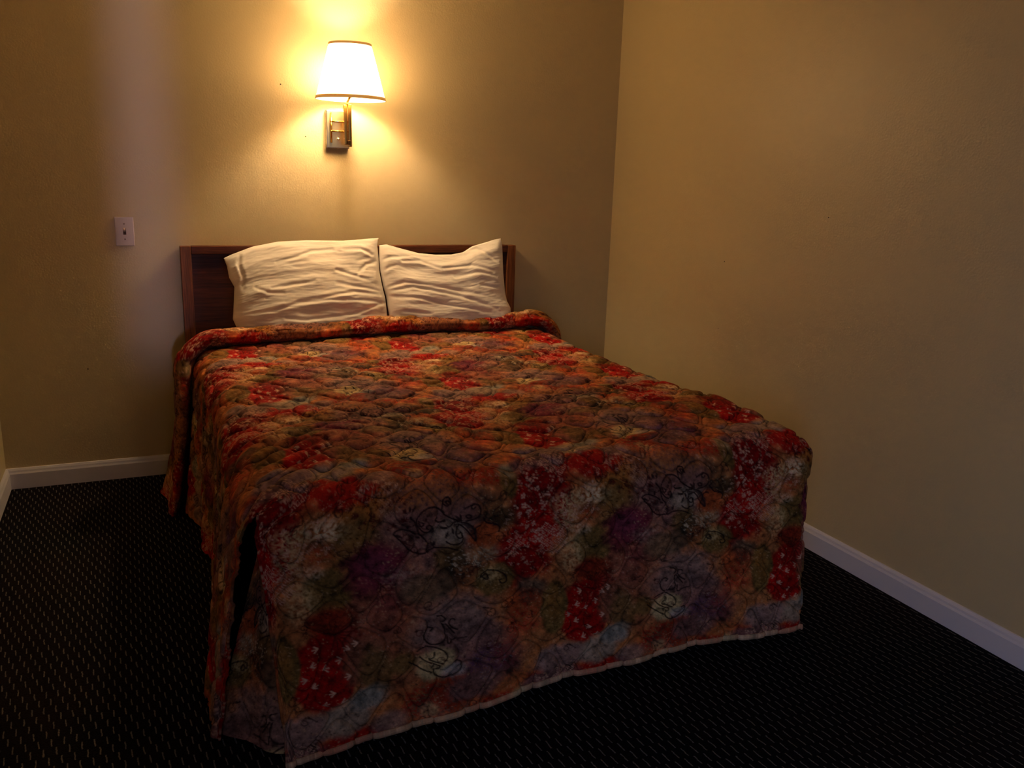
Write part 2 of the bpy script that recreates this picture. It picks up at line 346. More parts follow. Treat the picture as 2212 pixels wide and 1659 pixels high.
SCROLLS = [[(0.397, 0.03), (0.392, 0.023), (0.399, 0.023), (0.402, 0.029), (0.398, 0.034), (0.391, 0.031), (0.385, 0.025), (0.388, 0.016), (0.396, 0.015), (0.403, 0.02), (0.405, 0.031)], [(0.385, 0.024), (0.385, 0.035), (0.391, 0.05), (0.402, 0.061), (0.416, 0.071), (0.429, 0.076)], [(0.388, 0.046), (0.376, 0.036), (0.363, 0.032), (0.349, 0.034), (0.338, 0.041), (0.331, 0.053), (0.33, 0.067), (0.336, 0.081), (0.345, 0.092), (0.356, 0.096), (0.364, 0.091), (0.364, 0.082), (0.357, 0.075), (0.351, 0.077), (0.351, 0.083), (0.355, 0.086)], [(0.334, 0.06), (0.337, 0.074), (0.343, 0.074), (0.345, 0.069), (0.341, 0.065)], [(0.315, 0.047), (0.325, 0.059), (0.329, 0.074), (0.334, 0.095), (0.345, 0.11), (0.351, 0.125), (0.35, 0.139), (0.343, 0.147), (0.325, 0.145), (0.309, 0.131), (0.296, 0.11), (0.283, 0.092), (0.279, 0.084), (0.287, 0.078), (0.3, 0.079), (0.314, 0.085), (0.327, 0.096)], [(0.428, 0.075), (0.413, 0.08), (0.402, 0.086), (0.384, 0.088)], [(0.429, 0.08), (0.439, 0.082), (0.451, 0.092), (0.458, 0.105), (0.462, 0.122), (0.463, 0.139), (0.457, 0.131), (0.449, 0.116), (0.439, 0.1), (0.428, 0.087)], [(0.421, 0.109), (0.428, 0.108), (0.432, 0.115), (0.427, 0.122), (0.42, 0.119), (0.416, 0.109), (0.418, 0.097), (0.425, 0.089)], [(0.43, 0.115), (0.432, 0.125), (0.426, 0.134), (0.414, 0.137), (0.4, 0.132), (0.392, 0.124)], [(0.436, 0.044), (0.448, 0.04), (0.457, 0.037), (0.469, 0.041), (0.475, 0.053), (0.472, 0.067), (0.46, 0.075), (0.441, 0.077)], [(0.452, 0.064), (0.446, 0.06), (0.441, 0.064), (0.445, 0.07), (0.452, 0.07), (0.453, 0.064)], [(0.457, 0.037), (0.452, 0.043), (0.457, 0.047), (0.462, 0.044)], [(0.376, 0.06), (0.372, 0.064), (0.377, 0.071), (0.386, 0.073), (0.395, 0.071)], [(0.35, 0.146), (0.364, 0.139), (0.382, 0.139), (0.401, 0.144), (0.419, 0.156)], [(0.482, 0.077), (0.491, 0.093), (0.506, 0.095), (0.518, 0.106), (0.516, 0.118)], [(0.504, 0.099), (0.511, 0.098)], [(0.461, 0.108), (0.463, 0.099), (0.475, 0.095)]]
LEAVES = [[(0.381, 0.085), (0.397, 0.091)], [(0.391, 0.115), (0.398, 0.099)], [(0.407, 0.091), (0.41, 0.108)], [(0.296, 0.031), (0.305, 0.039)], [(0.309, 0.026), (0.312, 0.037)], [(0.298, 0.049), (0.309, 0.056)], [(0.322, 0.027), (0.316, 0.038)], [(0.311, 0.069), (0.312, 0.081)], [(0.427, 0.056), (0.43, 0.075)], [(0.418, 0.06), (0.427, 0.073)], [(0.283, 0.088), (0.296, 0.097)], [(0.368, 0.086), (0.363, 0.101)], [(0.327, 0.103), (0.336, 0.107)], [(0.366, 0.12), (0.364, 0.134)]]
SCROLLS2 = [[(0.346, 0.359), (0.351, 0.355), (0.344, 0.349), (0.334, 0.353), (0.328, 0.366), (0.333, 0.384), (0.344, 0.393), (0.363, 0.395), (0.376, 0.385), (0.377, 0.363), (0.373, 0.347)], [(0.362, 0.323), (0.374, 0.326), (0.379, 0.334), (0.372, 0.34)], [(0.4, 0.34), (0.398, 0.336), (0.391, 0.336), (0.386, 0.345), (0.393, 0.359), (0.405, 0.368)], [(0.379, 0.346), (0.389, 0.363), (0.398, 0.377)], [(0.382, 0.381), (0.382, 0.401), (0.401, 0.395), (0.425, 0.395)], [(0.312, 0.407), (0.326, 0.4), (0.342, 0.399), (0.358, 0.408), (0.373, 0.422), (0.378, 0.438), (0.371, 0.449)], [(0.342, 0.46), (0.349, 0.453), (0.359, 0.458), (0.358, 0.468), (0.35, 0.465), (0.344, 0.473), (0.355, 0.488), (0.374, 0.495), (0.39, 0.491), (0.407, 0.48), (0.411, 0.465), (0.402, 0.457), (0.397, 0.461)], [(0.291, 0.427), (0.305, 0.442), (0.324, 0.459), (0.34, 0.47)], [(0.314, 0.419), (0.328, 0.437), (0.342, 0.448)], [(0.349, 0.417), (0.347, 0.429), (0.338, 0.437), (0.352, 0.445), (0.368, 0.454)], [(0.473, 0.24), (0.48, 0.249), (0.487, 0.245), (0.482, 0.234), (0.47, 0.242), (0.47, 0.23), (0.484, 0.225), (0.506, 0.23), (0.526, 0.244), (0.529, 0.262), (0.517, 0.266), (0.512, 0.256), (0.518, 0.254)]]

# ------------------------------------------------------------------ printed cloth: one repeat of the print, drawn at 1 mm
TW, TH = 620, 640                        # repeat of the print in mm (across, down)
def print_tile():
    U, V = np.meshgrid(np.arange(TW)/1000., np.arange(TH)/1000.)
    n1 = fft_noise(TH, TW, 9, 9, 1); n2 = fft_noise(TH, TW, 30, 30, 2); n3 = fft_noise(TH, TW, 9, 9, 3); n4 = fft_noise(TH, TW, 90, 90, 4)
    n5 = fft_noise(TH, TW, 200, 200, 5)
    L = lambda c: np.array(lin(c))
    img = np.ones((TH, TW, 3))*L((180, 108, 60))
    def dist(u, v, ru, rv, wob=.22):
        du = (U-u+.31) % .62-.31; dv = (V-v+.32) % .64-.32
        d = np.sqrt((du/ru)**2+(dv/rv)**2)
        return d+wob*(.6*n1+.4*n2)*.5
    def sm(x, a, b): t = np.clip((x-a)/(b-a), 0, 1); return t*t*(3-2*t)
    def blob(u, v, ru, rv, c, alpha=1., soft=.35, wob=.25, dry=0.):
        nonlocal img
        mk = (1-sm(dist(u, v, ru, rv, wob), 1-soft, 1+soft))*alpha
        if dry: mk = mk*np.clip(.65+dry*n4, 0, 1)
        img = img*(1-mk[..., None])+L(c)*mk[..., None]
        return mk
    RED, DRED, RUST, ORNG = (168, 12, 10), (96, 6, 8), (150, 48, 22), (186, 84, 40)
    OCH, OLV, DOLV, CRM = (162, 100, 42), (124, 92, 46), (56, 44, 28), (204, 174, 122)
    MAU, LAV, PUR, PNK, DRK, LGT = (132, 90, 82), (150, 114, 102), (122, 44, 56), (146, 80, 62), (28, 20, 18), (228, 200, 164)
    # ground tones
    blob(.36, .06, .13, .15, MAU, .9); blob(.30, .36, .20, .13, PNK, .5); blob(.40, .36, .10, .09, LAV, .9); blob(.47, .46, .10, .09, MAU, .8)
    blob(.24, .24, .08, .10, PNK, .8); blob(.20, .02, .05, .08, OCH, .9); blob(.33, .62, .22, .05, OCH, .7, dry=.3); blob(.50, .58, .10, .05, ORNG, .6, dry=.3)
    blob(.09, .60, .10, .05, ORNG, .5, dry=.4)
    # strips and patches
    blob(.005, .06, .075, .15, RED, 1, .22); blob(-.045, .20, .07, .10, RED, 1, .25); blob(.02, .02, .07, .05, DRED, .55); blob(-.05, .22, .05, .05, DRED, .6)
    blob(.145, -.03, .09, .045, RED, .95, .2); blob(.05, -.055, .05, .03, DRED, .7)
    blob(.50, -.03, .075, .03, RED, .9, .3, dry=.25); blob(.545, -.01, .022, .045, OLV, .95, .2); blob(.55, -.035, .03, .02, CRM, .4)
    blob(.115, .065, .075, .028, CRM, .85, .5, dry=.5); blob(.14, .055, .03, .022, LGT, .7, .6, dry=.6); blob(.11, .105, .06, .028, RUST, .85, .5, dry=.5); blob(.07, .11, .03, .04, CRM, .6, .5, dry=.6)
    blob(.135, .205, .050, .060, OLV, 1, .15, .08); blob(.08, .215, .03, .05, CRM, .6, .5, dry=.4); blob(.11, .15, .02, .015, LGT, .5, .6, dry=.4)
    blob(.20, .11, .05, .07, OLV, .7, .4)
    blob(.245, .165, .066, .064, PUR, 1, .3, .4); blob(.235, .155, .03, .035, (124, 54, 70), .8, .6); blob(.30, .20, .05, .03, LAV, .8, .5, dry=.3); blob(.26, .255, .035, .03, PUR, .5, .5)
    blob(.50, .065, .040, .050, DOLV, .9, .6, .5, dry=.2); blob(.485, .05, .018, .040, DRK, .75, .7, .6, dry=.3); blob(.53, .085, .035, .03, DOLV, .8)
    blob(.48, .125, .038, .035, ORNG, .95, .25, .12); blob(.405, .105, .042, .035, (166, 146, 122), .7, .4)
    blob(.40, .17, .035, .04, OLV, .8); blob(.475, .18, .045, .025, (150, 130, 104), .7, .5, dry=.3); blob(.44, .20, .055, .030, DRK, .9, .3, dry=.3); blob(.41, .235, .045, .022, DRK, .8, .4, dry=.3)
    blob(.50, .25, .050, .045, OLV, .95, .2); blob(.49, .235, .03, .02, CRM, .5, .6, dry=.4); blob(.34, .24, .06, .04, (120, 92, 66), .8)
    blob(.14, .285, .052, .040, RUST, .95, .3); blob(.12, .265, .03, .015, (120, 30, 16), .7)
    blob(.11, .41, .068, .100, RED, 1, .1, .12); blob(.16, .35, .04, .045, RED, .95, .25); blob(.12, .36, .03, .03, DRED, .5)
    blob(.03, .375, .036, .080, OLV, 1, .12, .08); blob(.03, .36, .022, .05, OCH, .6, .6); blob(-.03, .30, .04, .04, (96, 74, 56), .9, .3)
    blob(.58, .34, .045, .040, RUST, .9, .35, dry=.2); blob(.565, .40, .045, .045, RED, .8, .5, dry=.3); blob(.54, .32, .02, .03, ORNG, .8, .5)
    blob(.22, .33, .060, .060, PNK, .8, .5, dry=.3); blob(.20, .40, .045, .065, (150, 92, 66), .9, .3); blob(.22, .43, .035, .06, OLV, .7, .3)
    blob(.35, .45, .045, .040, CRM, .95, .2); blob(.39, .48, .03, .02, (180, 176, 170), .6, .4); blob(.28, .43, .03, .03, OLV, .8)
    blob(.33, .55, .070, .055, RED, .85, .4, dry=.5); blob(.39, .54, .05, .05, RUST, .9, .4, dry=.3); blob(.33, .575, .02, .02, CRM, .8, .5, dry=.3)
    blob(.48, .48, .060, .050, (88, 50, 78), .9, .4, dry=.3); blob(.53, .46, .04, .045, RUST, .6, .5, dry=.3); blob(.44, .54, .06, .035, MAU, .9, .3)
    blob(.05, .535, .085, .045, LAV, 1, .25); blob(.15, .535, .055, .045, (164, 138, 116), .95, .25); blob(.02, .59, .08, .022, MAU, .9, .3); blob(.20, .50, .04, .03, (150, 140, 126), .9)
    blob(.24, .575, .04, .03, LAV, .8)
    # watercolour mottling
    img = img*np.clip(1+.12*n1+.20*n2+.12*n4+.08*n5, .25, 2.2)[..., None]*1.1
    # dry-brushed flecks of cream and dark over the whole ground
    fl = np.clip((n4+.7*n5-1.75)*.9, 0, .55)*(n1 > -.2); img = img*(1-fl[..., None])+L((206, 164, 120))*fl[..., None]
    fd = np.clip((-n4-.6*n5+.5*n2-2.3)*.9, 0, .5); img = img*(1-fd[..., None])+L((44, 16, 12))*fd[..., None]
    img = img*(1+.05*n3[..., None]*np.array([1, .3, .1]))
    # ---- drawn marks
    def stamp(pts, wd, c, alpha=1., taper=False):
        nonlocal img
        P = []
        for (a, b) in zip(pts[:-1], pts[1:]):
            k = max(2, int(math.hypot(b[0]-a[0], b[1]-a[1])/.0008))
            P += [(a[0]+(b[0]-a[0])*i/k, a[1]+(b[1]-a[1])*i/k) for i in range(k)]
        P.append(pts[-1]); P = np.array(P); n = len(P)
        W_ = np.full(n, wd/2)
        if taper: W_ = wd/2*np.sin(np.linspace(.25, PI-.1, n))**.7
        x0, y0 = P.min(0)-.006; x1, y1 = P.max(0)+.006
        iu = np.arange(int(x0*1000), int(x1*1000)+2); iv = np.arange(int(y0*1000), int(y1*1000)+2)
        gu, gv = np.meshgrid(iu/1000., iv/1000.)
        d = np.full(gu.shape, 1.)
        for i in range(n): d = np.minimum(d, np.hypot(gu-P[i, 0], gv-P[i, 1])-W_[i])
        mk = (np.clip(.5-d*1000, 0, 1)*alpha)[..., None]
        ii, jj = np.ix_(iv % TH, iu % TW); img[ii, jj] = img[ii, jj]*(1-mk)+L(c)*mk
    def smooth(p):
        if len(p) < 3: return p
        out = []; q = [p[0]]+list(p)+[p[-1]]
        for i in range(1, len(q)-2):
            for t in np.linspace(0, 1, 5, endpoint=False):
                out.append(tuple(.5*((2*q[i][k])+(-q[i-1][k]+q[i+1][k])*t+(2*q[i-1][k]-5*q[i][k]+4*q[i+1][k]-q[i+2][k])*t*t+(-q[i-1][k]+3*q[i][k]-3*q[i+1][k]+q[i+2][k])*t**3) for k in (0, 1)))
        return out+[p[-1]]
    INK = (40, 18, 22)
    for l in SCROLLS: stamp(smooth(l), .0040, INK, .95)
    for l in SCROLLS2: stamp(smooth(l), .0040, (30, 16, 16), .92)
    for a, b in LEAVES: stamp([a, b], .0062, INK, .9, True)
    stamp([(.437, .086), (.452, .098), (.460, .116), (.464, .138)], .015, (50, 34, 34), .8, True)
    rng = random.Random(7)
    def inside(u, v, ru, rv):
        while True:
            x, y = rng.uniform(-1, 1), rng.uniform(-1, 1)
            if x*x+y*y < 1: return u+x*ru, v+y*rv
    def flower(x, y, r, c, al=1., n=4):
        a0 = rng.uniform(0, 6)
        for k in range(n):
            if rng.random() < .18: continue
            a = a0+k*2*PI/n+rng.uniform(-.2, .2); rr = r*1.35*rng.uniform(.7, 1.1)
            stamp([(x+rr*.45*math.cos(a), y+rr*.45*math.sin(a)), (x+rr*1.05*math.cos(a), y+rr*1.05*math.sin(a))], r*.95, c, al*rng.uniform(.75, 1), True)
    PKW = (240, 184, 152)
    for (u, v, ru, rv, n, r0, r1) in ((.005, .055, .065, .12, 70, .003, .006), (-.045, .15, .055, .09, 40, .002, .0042), (.09, .10, .06, .04, 30, .002, .004), (.145, .02, .05, .03, 14, .002, .003),
                                     (.50, -.02, .05, .035, 14, .002, .0038), (.13, .07, .05, .04, 26, .002, .0035), (.08, .15, .04, .03, 12, .002, .004), (.24, -.02, .05, .03, 36, .002, .0038)):
        for k in range(n):
            x, y = inside(u, v, ru, rv); flower(x, y, rng.uniform(r0, r1), PKW, rng.uniform(.45, 1), rng.choice((3, 4, 5)))
    for k in range(90):
        x, y = inside(.0, .09, .08, .16); stamp([(x, y), (x+.0012, y+.0006)], rng.uniform(.0012, .0024), PKW, rng.uniform(.3, .8))
    for k in range(70):
        x, y = inside(.445, .19, .06, .04); stamp([(x, y), (x+.001, y+.001)], rng.uniform(.0012, .003), LGT, rng.uniform(.35, .95))
    for k in range(10): x, y = inside(.44, .185, .04, .02); flower(x, y, .0038, LGT, .9)
    for k in range(50):
        x, y = inside(.48, .48, .06, .05); a = rng.choice((.7, -.85)); l = rng.uniform(.004, .010)
        stamp([(x, y), (x+l*math.cos(a), y+l*math.sin(a))], .0012, (176, 150, 160), rng.uniform(.3, .7))
    for k in range(70):
        x, y = inside(.23, .33, .07, .06); stamp([(x, y), (x+rng.uniform(-.002, .002), y+.002)], .0014, (80, 26, 30) if k % 2 else (206, 168, 150), rng.uniform(.3, .7))
    for k in range(36):
        x, y = inside(.33, .55, .07, .05); stamp([(x, y), (x+.0015, y)], rng.uniform(.0014, .003), (220, 170, 130), rng.uniform(.3, .8))
    # woven lattice of pale strokes
    for cu, cv, rad, c in ((.03, .165, .055, PKW), (.555, .165, .03, PKW), (.05, .60, .045, PKW), (.27, .03, .03, (200, 150, 120))):
        for i in range(-6, 7):
            for j in range(-6, 7):
                s = .0105; x = cu+(i+j)*s*.72; y = cv+(i-j)*s*.72
                if math.hypot(x-cu, y-cv) > rad*rng.uniform(.6, 1): continue
                h = s*.36
                cs = [(x, y-h*1.1), (x+h*1.1, y), (x, y+h*1.1), (x-h*1.1, y)]
                for e in range(4):
                    if rng.random() < .62: stamp([cs[e], cs[(e+1) % 4]], .0020, c, rng.uniform(.45, .95))
    # loose vine doodles over the ground
    for k in range(34):
        x, y = rng.uniform(0, .62), rng.uniform(0, .64); a = rng.uniform(0, 6.3); sg = rng.choice((-1, 1)); r = rng.uniform(.007, .016); pts = []
        for i in range(15): pts.append((x+r*(1-i/17)*math.cos(a+sg*i*.48), y+r*(1-i/17)*math.sin(a+sg*i*.48)))
        tail = [(x+r*math.cos(a)-sg*r*1.6*math.sin(a)*-1*j/3, y+r*math.sin(a)+sg*r*1.6*math.cos(a)*-1*j/3) for j in (3, 2, 1)]
        stamp(smooth(tail+pts), .0026, rng.choice(((58, 20, 16), (44, 22, 20), (84, 18, 12))), .75)
        for j in range(3):
            q = rng.choice(tail+pts[:5]); b = rng.uniform(0, 6.3); stamp([q, (q[0]+.009*math.cos(b), q[1]+.009*math.sin(b))], .0042, (52, 18, 14), .7, True)
    for k in range(150):
        x, y = rng.uniform(0, .62), rng.uniform(0, .64); b = rng.uniform(0, 6.3); l = rng.uniform(.003, .008)
        stamp([(x, y), (x+l*math.cos(b), y+l*math.sin(b))], rng.uniform(.0016, .0032), rng.choice(((78, 18, 12), (46, 20, 14), (222, 168, 116), (208, 150, 96))), rng.uniform(.4, .8), True)
    # small chevron birds
    def chev(x, y, s, c, al):
        a = rng.choice((0, 0, .4, 2.9)); ca, sa = math.cos(a), math.sin(a)
        R = lambda p: (x+p[0]*ca-p[1]*sa, y+p[0]*sa+p[1]*ca)
        stamp([R((-s, -s*.9)), R((0, 0)), R((-s, s*.9))], s*.42, c, al); stamp([R((-s*1.5, 0)), R((0, 0))], s*.34, c, al)
    for x, y in ((.085, .375), (.115, .40), (.15, .385), (.09, .44), (.13, .455), (.165, .42), (.075, .41), (.14, .49), (.10, .335), (.105, .48), (.17, .36), (.19, .34)): chev(x+rng.uniform(-.006, .006), y+rng.uniform(-.006, .006), .0080, PKW, 1.)
    for k in range(40): x, y = inside(.25, .025, .07, .05); chev(x, y, .0056, (84, 16, 14), .85)
    for i in range(9): stamp([(.20+i*.009, -.045), (.192+i*.009, .005)], .0013, (206, 158, 124), .55)
    # burst of rust petals
    for k in range(13):
        a = -2.6+k*.36; x, y = .14, .315
        stamp(smooth([(x, y), (x+.022*math.cos(a), y+.022*math.sin(a)), (x+.042*math.cos(a+.12), y+.042*math.sin(a+.12))]), .0040, (92, 20, 12), .75, True)
    for k in range(16): x, y = inside(.13, .28, .06, .04); stamp([(x, y), (x+rng.uniform(-.01, .01), y+.008)], .0022, (70, 14, 12), .6)
    for (x, y, s) in ((.055, .585, 1), (.09, .575, -1), (.30, .60, 1)):
        stamp(smooth([(x, y), (x+.012*s, y-.012), (x+.022*s, y-.002), (x+.013*s, y+.006), (x+.009*s, y-.002)]), .0026, INK, .8); stamp([(x, y), (x-.004*s, y+.02)], .0026, INK, .8)
    return np.clip(img, .002, .95)
TILE = print_tile()
def tile_at(u, v): return bil(TILE, v*1000, u*1000)

# ------------------------------------------------------------------ cloth builder
def grid_mesh(name, X, mask, m, parent=None, colour=None, extra=None):
    """X: (n,k,3) world positions; mask: (n-1,k-1) faces kept"""
    n, k = X.shape[:2]
    idx = np.arange(n*k).reshape(n, k)
    q = np.stack([idx[:-1, :-1], idx[:-1, 1:], idx[1:, 1:], idx[1:, :-1]], -1)[mask]
    used = np.zeros(n*k, bool); used[q.ravel()] = True
    remap = np.cumsum(used)-1; q = remap[q]
    co = X.reshape(-1, 3)[used]
    if parent is not None: co = co-np.array(parent.location)[None]
    me = bpy.data.meshes.new(name); me.vertices.add(len(co)); me.vertices.foreach_set('co', co.astype(np.float32).ravel())
    me.loops.add(q.size); me.loops.foreach_set('vertex_index', q.ravel().astype(np.int32))
    me.polygons.add(len(q)); me.polygons.foreach_set('loop_start', (np.arange(len(q))*4).astype(np.int32))
    try: me.polygons.foreach_set('loop_total', np.full(len(q), 4, np.int32))
    except Exception: pass
    me.update(calc_edges=True)
    me.polygons.foreach_set('use_smooth', np.ones(len(q), bool))
    if colour is not None:
        c = colour.reshape(-1, 3)[used]; a = me.color_attributes.new('print', 'FLOAT_COLOR', 'POINT')
        a.data.foreach_set('color', np.concatenate([c, np.ones((len(c), 1))], 1).astype(np.float32).ravel())
    me.materials.append(m); me.update()
    o = bpy.data.objects.new(name, me); link(o, parent); return o
def cloth_material(name):
    m = mat(name, (150, 60, 40), .85, spec=.12); t = NT(m)
    a = t.n.new('ShaderNodeAttribute'); a.attribute_name = 'print'
    v = t.coord(); n = t.noise(v, 260, 4, .7)
    c = t.mix(.35, a.outputs[0], t.mix(1.0, a.outputs[0], t.ramp(n, [(.3, (90, 90, 90)), (.7, (255, 255, 255))]), 'MULTIPLY'))
    t.link(c, t.b.inputs['Base Color'])
    t.bump(t.noise(v, 420, 3, .6), .25, .0015)
    return m
cm = cloth_material('quilted_print_cotton')
# quilting: staggered egg-shaped cells with a double row of stitching between them
QN1 = fft_noise(256, 256, 8, 8, 21); QN2 = fft_noise(256, 256, 8, 8, 22)
def quilt(u, v):
    wu = bil(QN1, v*128, u*128)*.011; wv = bil(QN2, v*128, u*128)*.014
    u = u+wu; v = v+wv+.006*np.cos(2*PI*u/.125)
    g = np.abs(.5*(np.cos(2*PI*u/.125)+np.cos(2*PI*v/.150)))
    c = .17; s = np.abs(g-c)                                # stitched where s = 0
    grad = 30.                                              # roughly dg/dm
    dmm = s/grad
    h = 1-np.exp(-dmm/.0036)
    h = h*np.where(g > c, 1.0, .55)
    stitch = np.exp(-(dmm/.0011)**2)
    return h, stitch
XC, HW, R, YF, TOPZ = .04, .755, .072, -2.052, .607
WN = fft_noise(512, 512, 26, 8, 31); WN2 = fft_noise(512, 512, 5, 4, 32); WN3 = fft_noise(512, 512, 70, 24, 33)
def spread_surface(a, b, off=0.):
    """a: across from the centre line, b: y coordinate along the bed continuing past the foot edge"""
    ea = np.maximum(np.abs(a)-(HW-R), 0)*np.sign(a); eb = np.maximum(-b-(-YF-R), 0)
    e = np.hypot(ea, eb)+1e-9; qa = PI*R/2
    arc = np.minimum(e, qa)
    hor = R*np.sin(arc/R); drop = R*(1-np.cos(arc/R))+np.maximum(e-qa, 0)
    dx, dy = ea/e, -eb/e
    x = XC+np.clip(a, -(HW-R), HW-R)+dx*hor; y = np.maximum(b, YF+R)+dy*hor
    z = TOPZ-drop; rel = np.clip(drop/.6, 0, 1.1)
    # crown, soft lumps and cross wrinkles on top
    P = np.clip(1-e/(2.2*R), 0, 1); P = P*P*(3-2*P)
    z = z+P*(.004*bil(WN2, b*200, a*200)+.0022*bil(WN, b*200, a*170)+.0008*bil(WN3, b*200, a*170))
    z = z+.018*np.exp(-((a-.62)/.22)**2-((b+1.70)/.26)**2)*P-.010*np.exp(-((a-.70)/.25)**2-((b+.85)/.35)**2)
    # foot panel: hangs slightly outward, narrower at the left edge and wider at the right
    foot = (eb > 0)*1.0; side = (np.abs(ea) > eb)*1.0
    f = np.clip((a+HW)/(2*HW), 0, 1); fw = np.clip(eb/(np.abs(ea)+eb+1e-9), 0, 1)
    x = x-fw*np.clip(rel/.12, 0, 1)*(.062*(1-np.minimum(rel, 1))+.024*rel)*(1-f)**3+fw*rel*.064*f
    y = y-fw*rel*(.030*(1-f)**2-.008*f+.006+.010*np.sin(2.1*PI*f+.6)*rel+.007*np.sin(7*PI*f+1.1)*rel**2)
    # side panels billow
    yy = np.maximum(b, YF+R)
    outL = np.interp(np.minimum(b, yy), [-2.04, -1.98, -1.91, -1.64, -1.34, -1.08, -.83, -.46, -.2, 0], [.080, .092, .104, .070, .032, .002, .030, .058, .10, .12])
    sw_ = 1-fw
    lft = (a < 0)*sw_; rgt = (a > 0)*sw_
    x = x-lft*outL*rel**.7-lft*rel*.009*np.sin(yy*21+.5)+rgt*rel**.7*(.035+.012*np.sin(yy*13))
    y = y+lft*rel*.035*np.clip((-1.85-b)/.15, 0, 1)
    x = x-lft*.006*bil(WN2, yy*300, rel*60)*rel
    # diagonal drag folds running into the near left corner
    cr = np.exp(-((a+.66)/.16)**2-((b+1.80)/.26)**2); z = z+cr*.005*np.sin((a*.75-b)*105.)*np.clip(1-rel*2, 0, 1)
    return np.stack([x, y, z], -1)
def normals(X):
    du = np.gradient(X, axis=1); dv = np.gradient(X, axis=0); n = np.cross(du, dv)
    n /= np.linalg.norm(n, axis=-1, keepdims=True)+1e-12
    return n
def uv_of(a, b): return a+XC+.68+.0*b, (-b)-(-YF)+.012+.64*4
def colour_for(a, b, h, st):
    u, v = uv_of(a, b); c = tile_at(u, v)
    return c*(1-.62*st)[..., None]
spread = tag(empty('bedspread', (.04, -1.1, 0)), 'quilted red and rust watercolour-print bedspread draped to the carpet over the bed', 'bedspread')
def seg(*parts):
    out = [np.linspace(p0, p1, max(2, int(round(abs(p1-p0)/s))+1))[:-1] for p0, p1, s in parts]
    return np.concatenate(out+[np.array([parts[-1][1]])])
DROP = .575+PI*R/2                       # length of cloth past the inner edge line
KN = .050                                # the corner split starts here
av = seg((-(HW-R)-DROP, -(HW-R)-.08, .005), (-(HW-R)-.08, HW-R+.08, .0025), (HW-R+.08, HW-R+DROP, .006))
YE = YF+R
bv = seg((-.09, -1.2, .0042), (-1.2, -1.75, .0032), (-1.75, YE-DROP+.020, .0022))
A, B = np.meshgrid(av, bv)
# hem: the foot panel clears the carpet more in the middle; done by shortening the last rows
X = spread_surface(A, B)
h, st = quilt(A+.03, B)
N = normals(X)
if N[10, len(av)//2, 2] < 0: N = -N
ea = np.maximum(np.abs(A)-(HW-R), 0); eb = np.maximum(YE-B, 0)
X = X+N*(h*.0098)[..., None]
col = colour_for(A, B, h, st)
# keep out of the corners, and start behind the fold
G = lambda a: np.interp(a, [-1.4, -1.1, -.80, -.70, -.45, 0, .45, .75, 1.4], [-.46, -.45, -.41, -.355, -.315, -.29, -.262, -.262, -.30])
ac = (A[:-1, :-1]+A[1:, 1:])/2; bc = (B[:-1, :-1]+B[1:, 1:])/2
eac = np.maximum(np.abs(ac)-(HW-R), 0); ebc = np.maximum(YE-bc, 0)
hemlift = np.interp(ac+XC, [-.72, -.41, -.19, 0, .4, .8], [.004, .018, .028, .034, .038, .030])
zc = (X[:-1, :-1, 2]+X[1:, 1:, 2])/2
mask = ~((eac > KN) & (ebc > KN)) & (bc < G(ac)+.05+.30*np.clip((eac-.10)/.1, 0, 1))
# settle the rows near the hem so the bottom edge follows the measured line
foot = (eb > 0) & (ea <= KN+.02); side = ea > .1
lift = np.interp(A+XC, [-.72, -.41, -.19, 0, .4, .8], [.006, .022, .034, .042, .044, .030])
zf = X[..., 2]; t_ = np.clip((TOPZ-.07-zf)/(TOPZ-.07-.0), 0, 1.2)
zmin = X[-1, len(av)//2, 2]
X[..., 2] = np.where(foot, zf+t_*(lift-zmin*1.0), zf)
zs = .012+.006*np.sin(B*9)
X[..., 2] = np.where(side & ~foot, zf+np.clip((TOPZ-.07-zf)/(TOPZ-.07), 0, 1)*(zs-X[30, 0, 2]), X[..., 2])
main = grid_mesh('cover', X, mask, cm, spread, col)
# bound edges
def edge_tube(name, P, C, r, parent, rz=1.0, m=None, up=None):
    P = np.array(P); n = len(P); T = np.gradient(P, axis=0); T /= np.linalg.norm(T, axis=1, keepdims=True)
    ref = np.array([0, 0, 1.]) if up is None else np.array(up)
    S = np.cross(T, ref); S /= np.linalg.norm(S, axis=1, keepdims=True)+1e-9; W = np.cross(S, T)
    k = 10; an = np.linspace(0, 2*PI, k+1)
    Xt = P[:, None]+(S[:, None]*np.cos(an)[None, :, None]*r+W[:, None]*np.sin(an)[None, :, None]*r*rz)
    ct = np.repeat(C[:, None], k+1, 1)
    return grid_mesh(name, Xt, np.ones((n-1, k), bool), m or cm, parent, ct)
ja = np.where((np.abs(av) <= HW-R+KN+.001))[0]; last = len(bv)-1
P = X[last, ja]+np.array([0, -.001, .004]); cc = tile_at(*uv_of(av[ja]*1.0, np.full(len(ja), bv[-1]))); cc = .5*cc+.5*np.array(lin((226, 196, 156)))*(1+.15*bil(WN3, av[ja]*300, av[ja]*30))[:, None]
hem = edge_tube('hem', P, cc, .0050, spread, 1.7); tag(hem, 'pale bound hem along the foot')
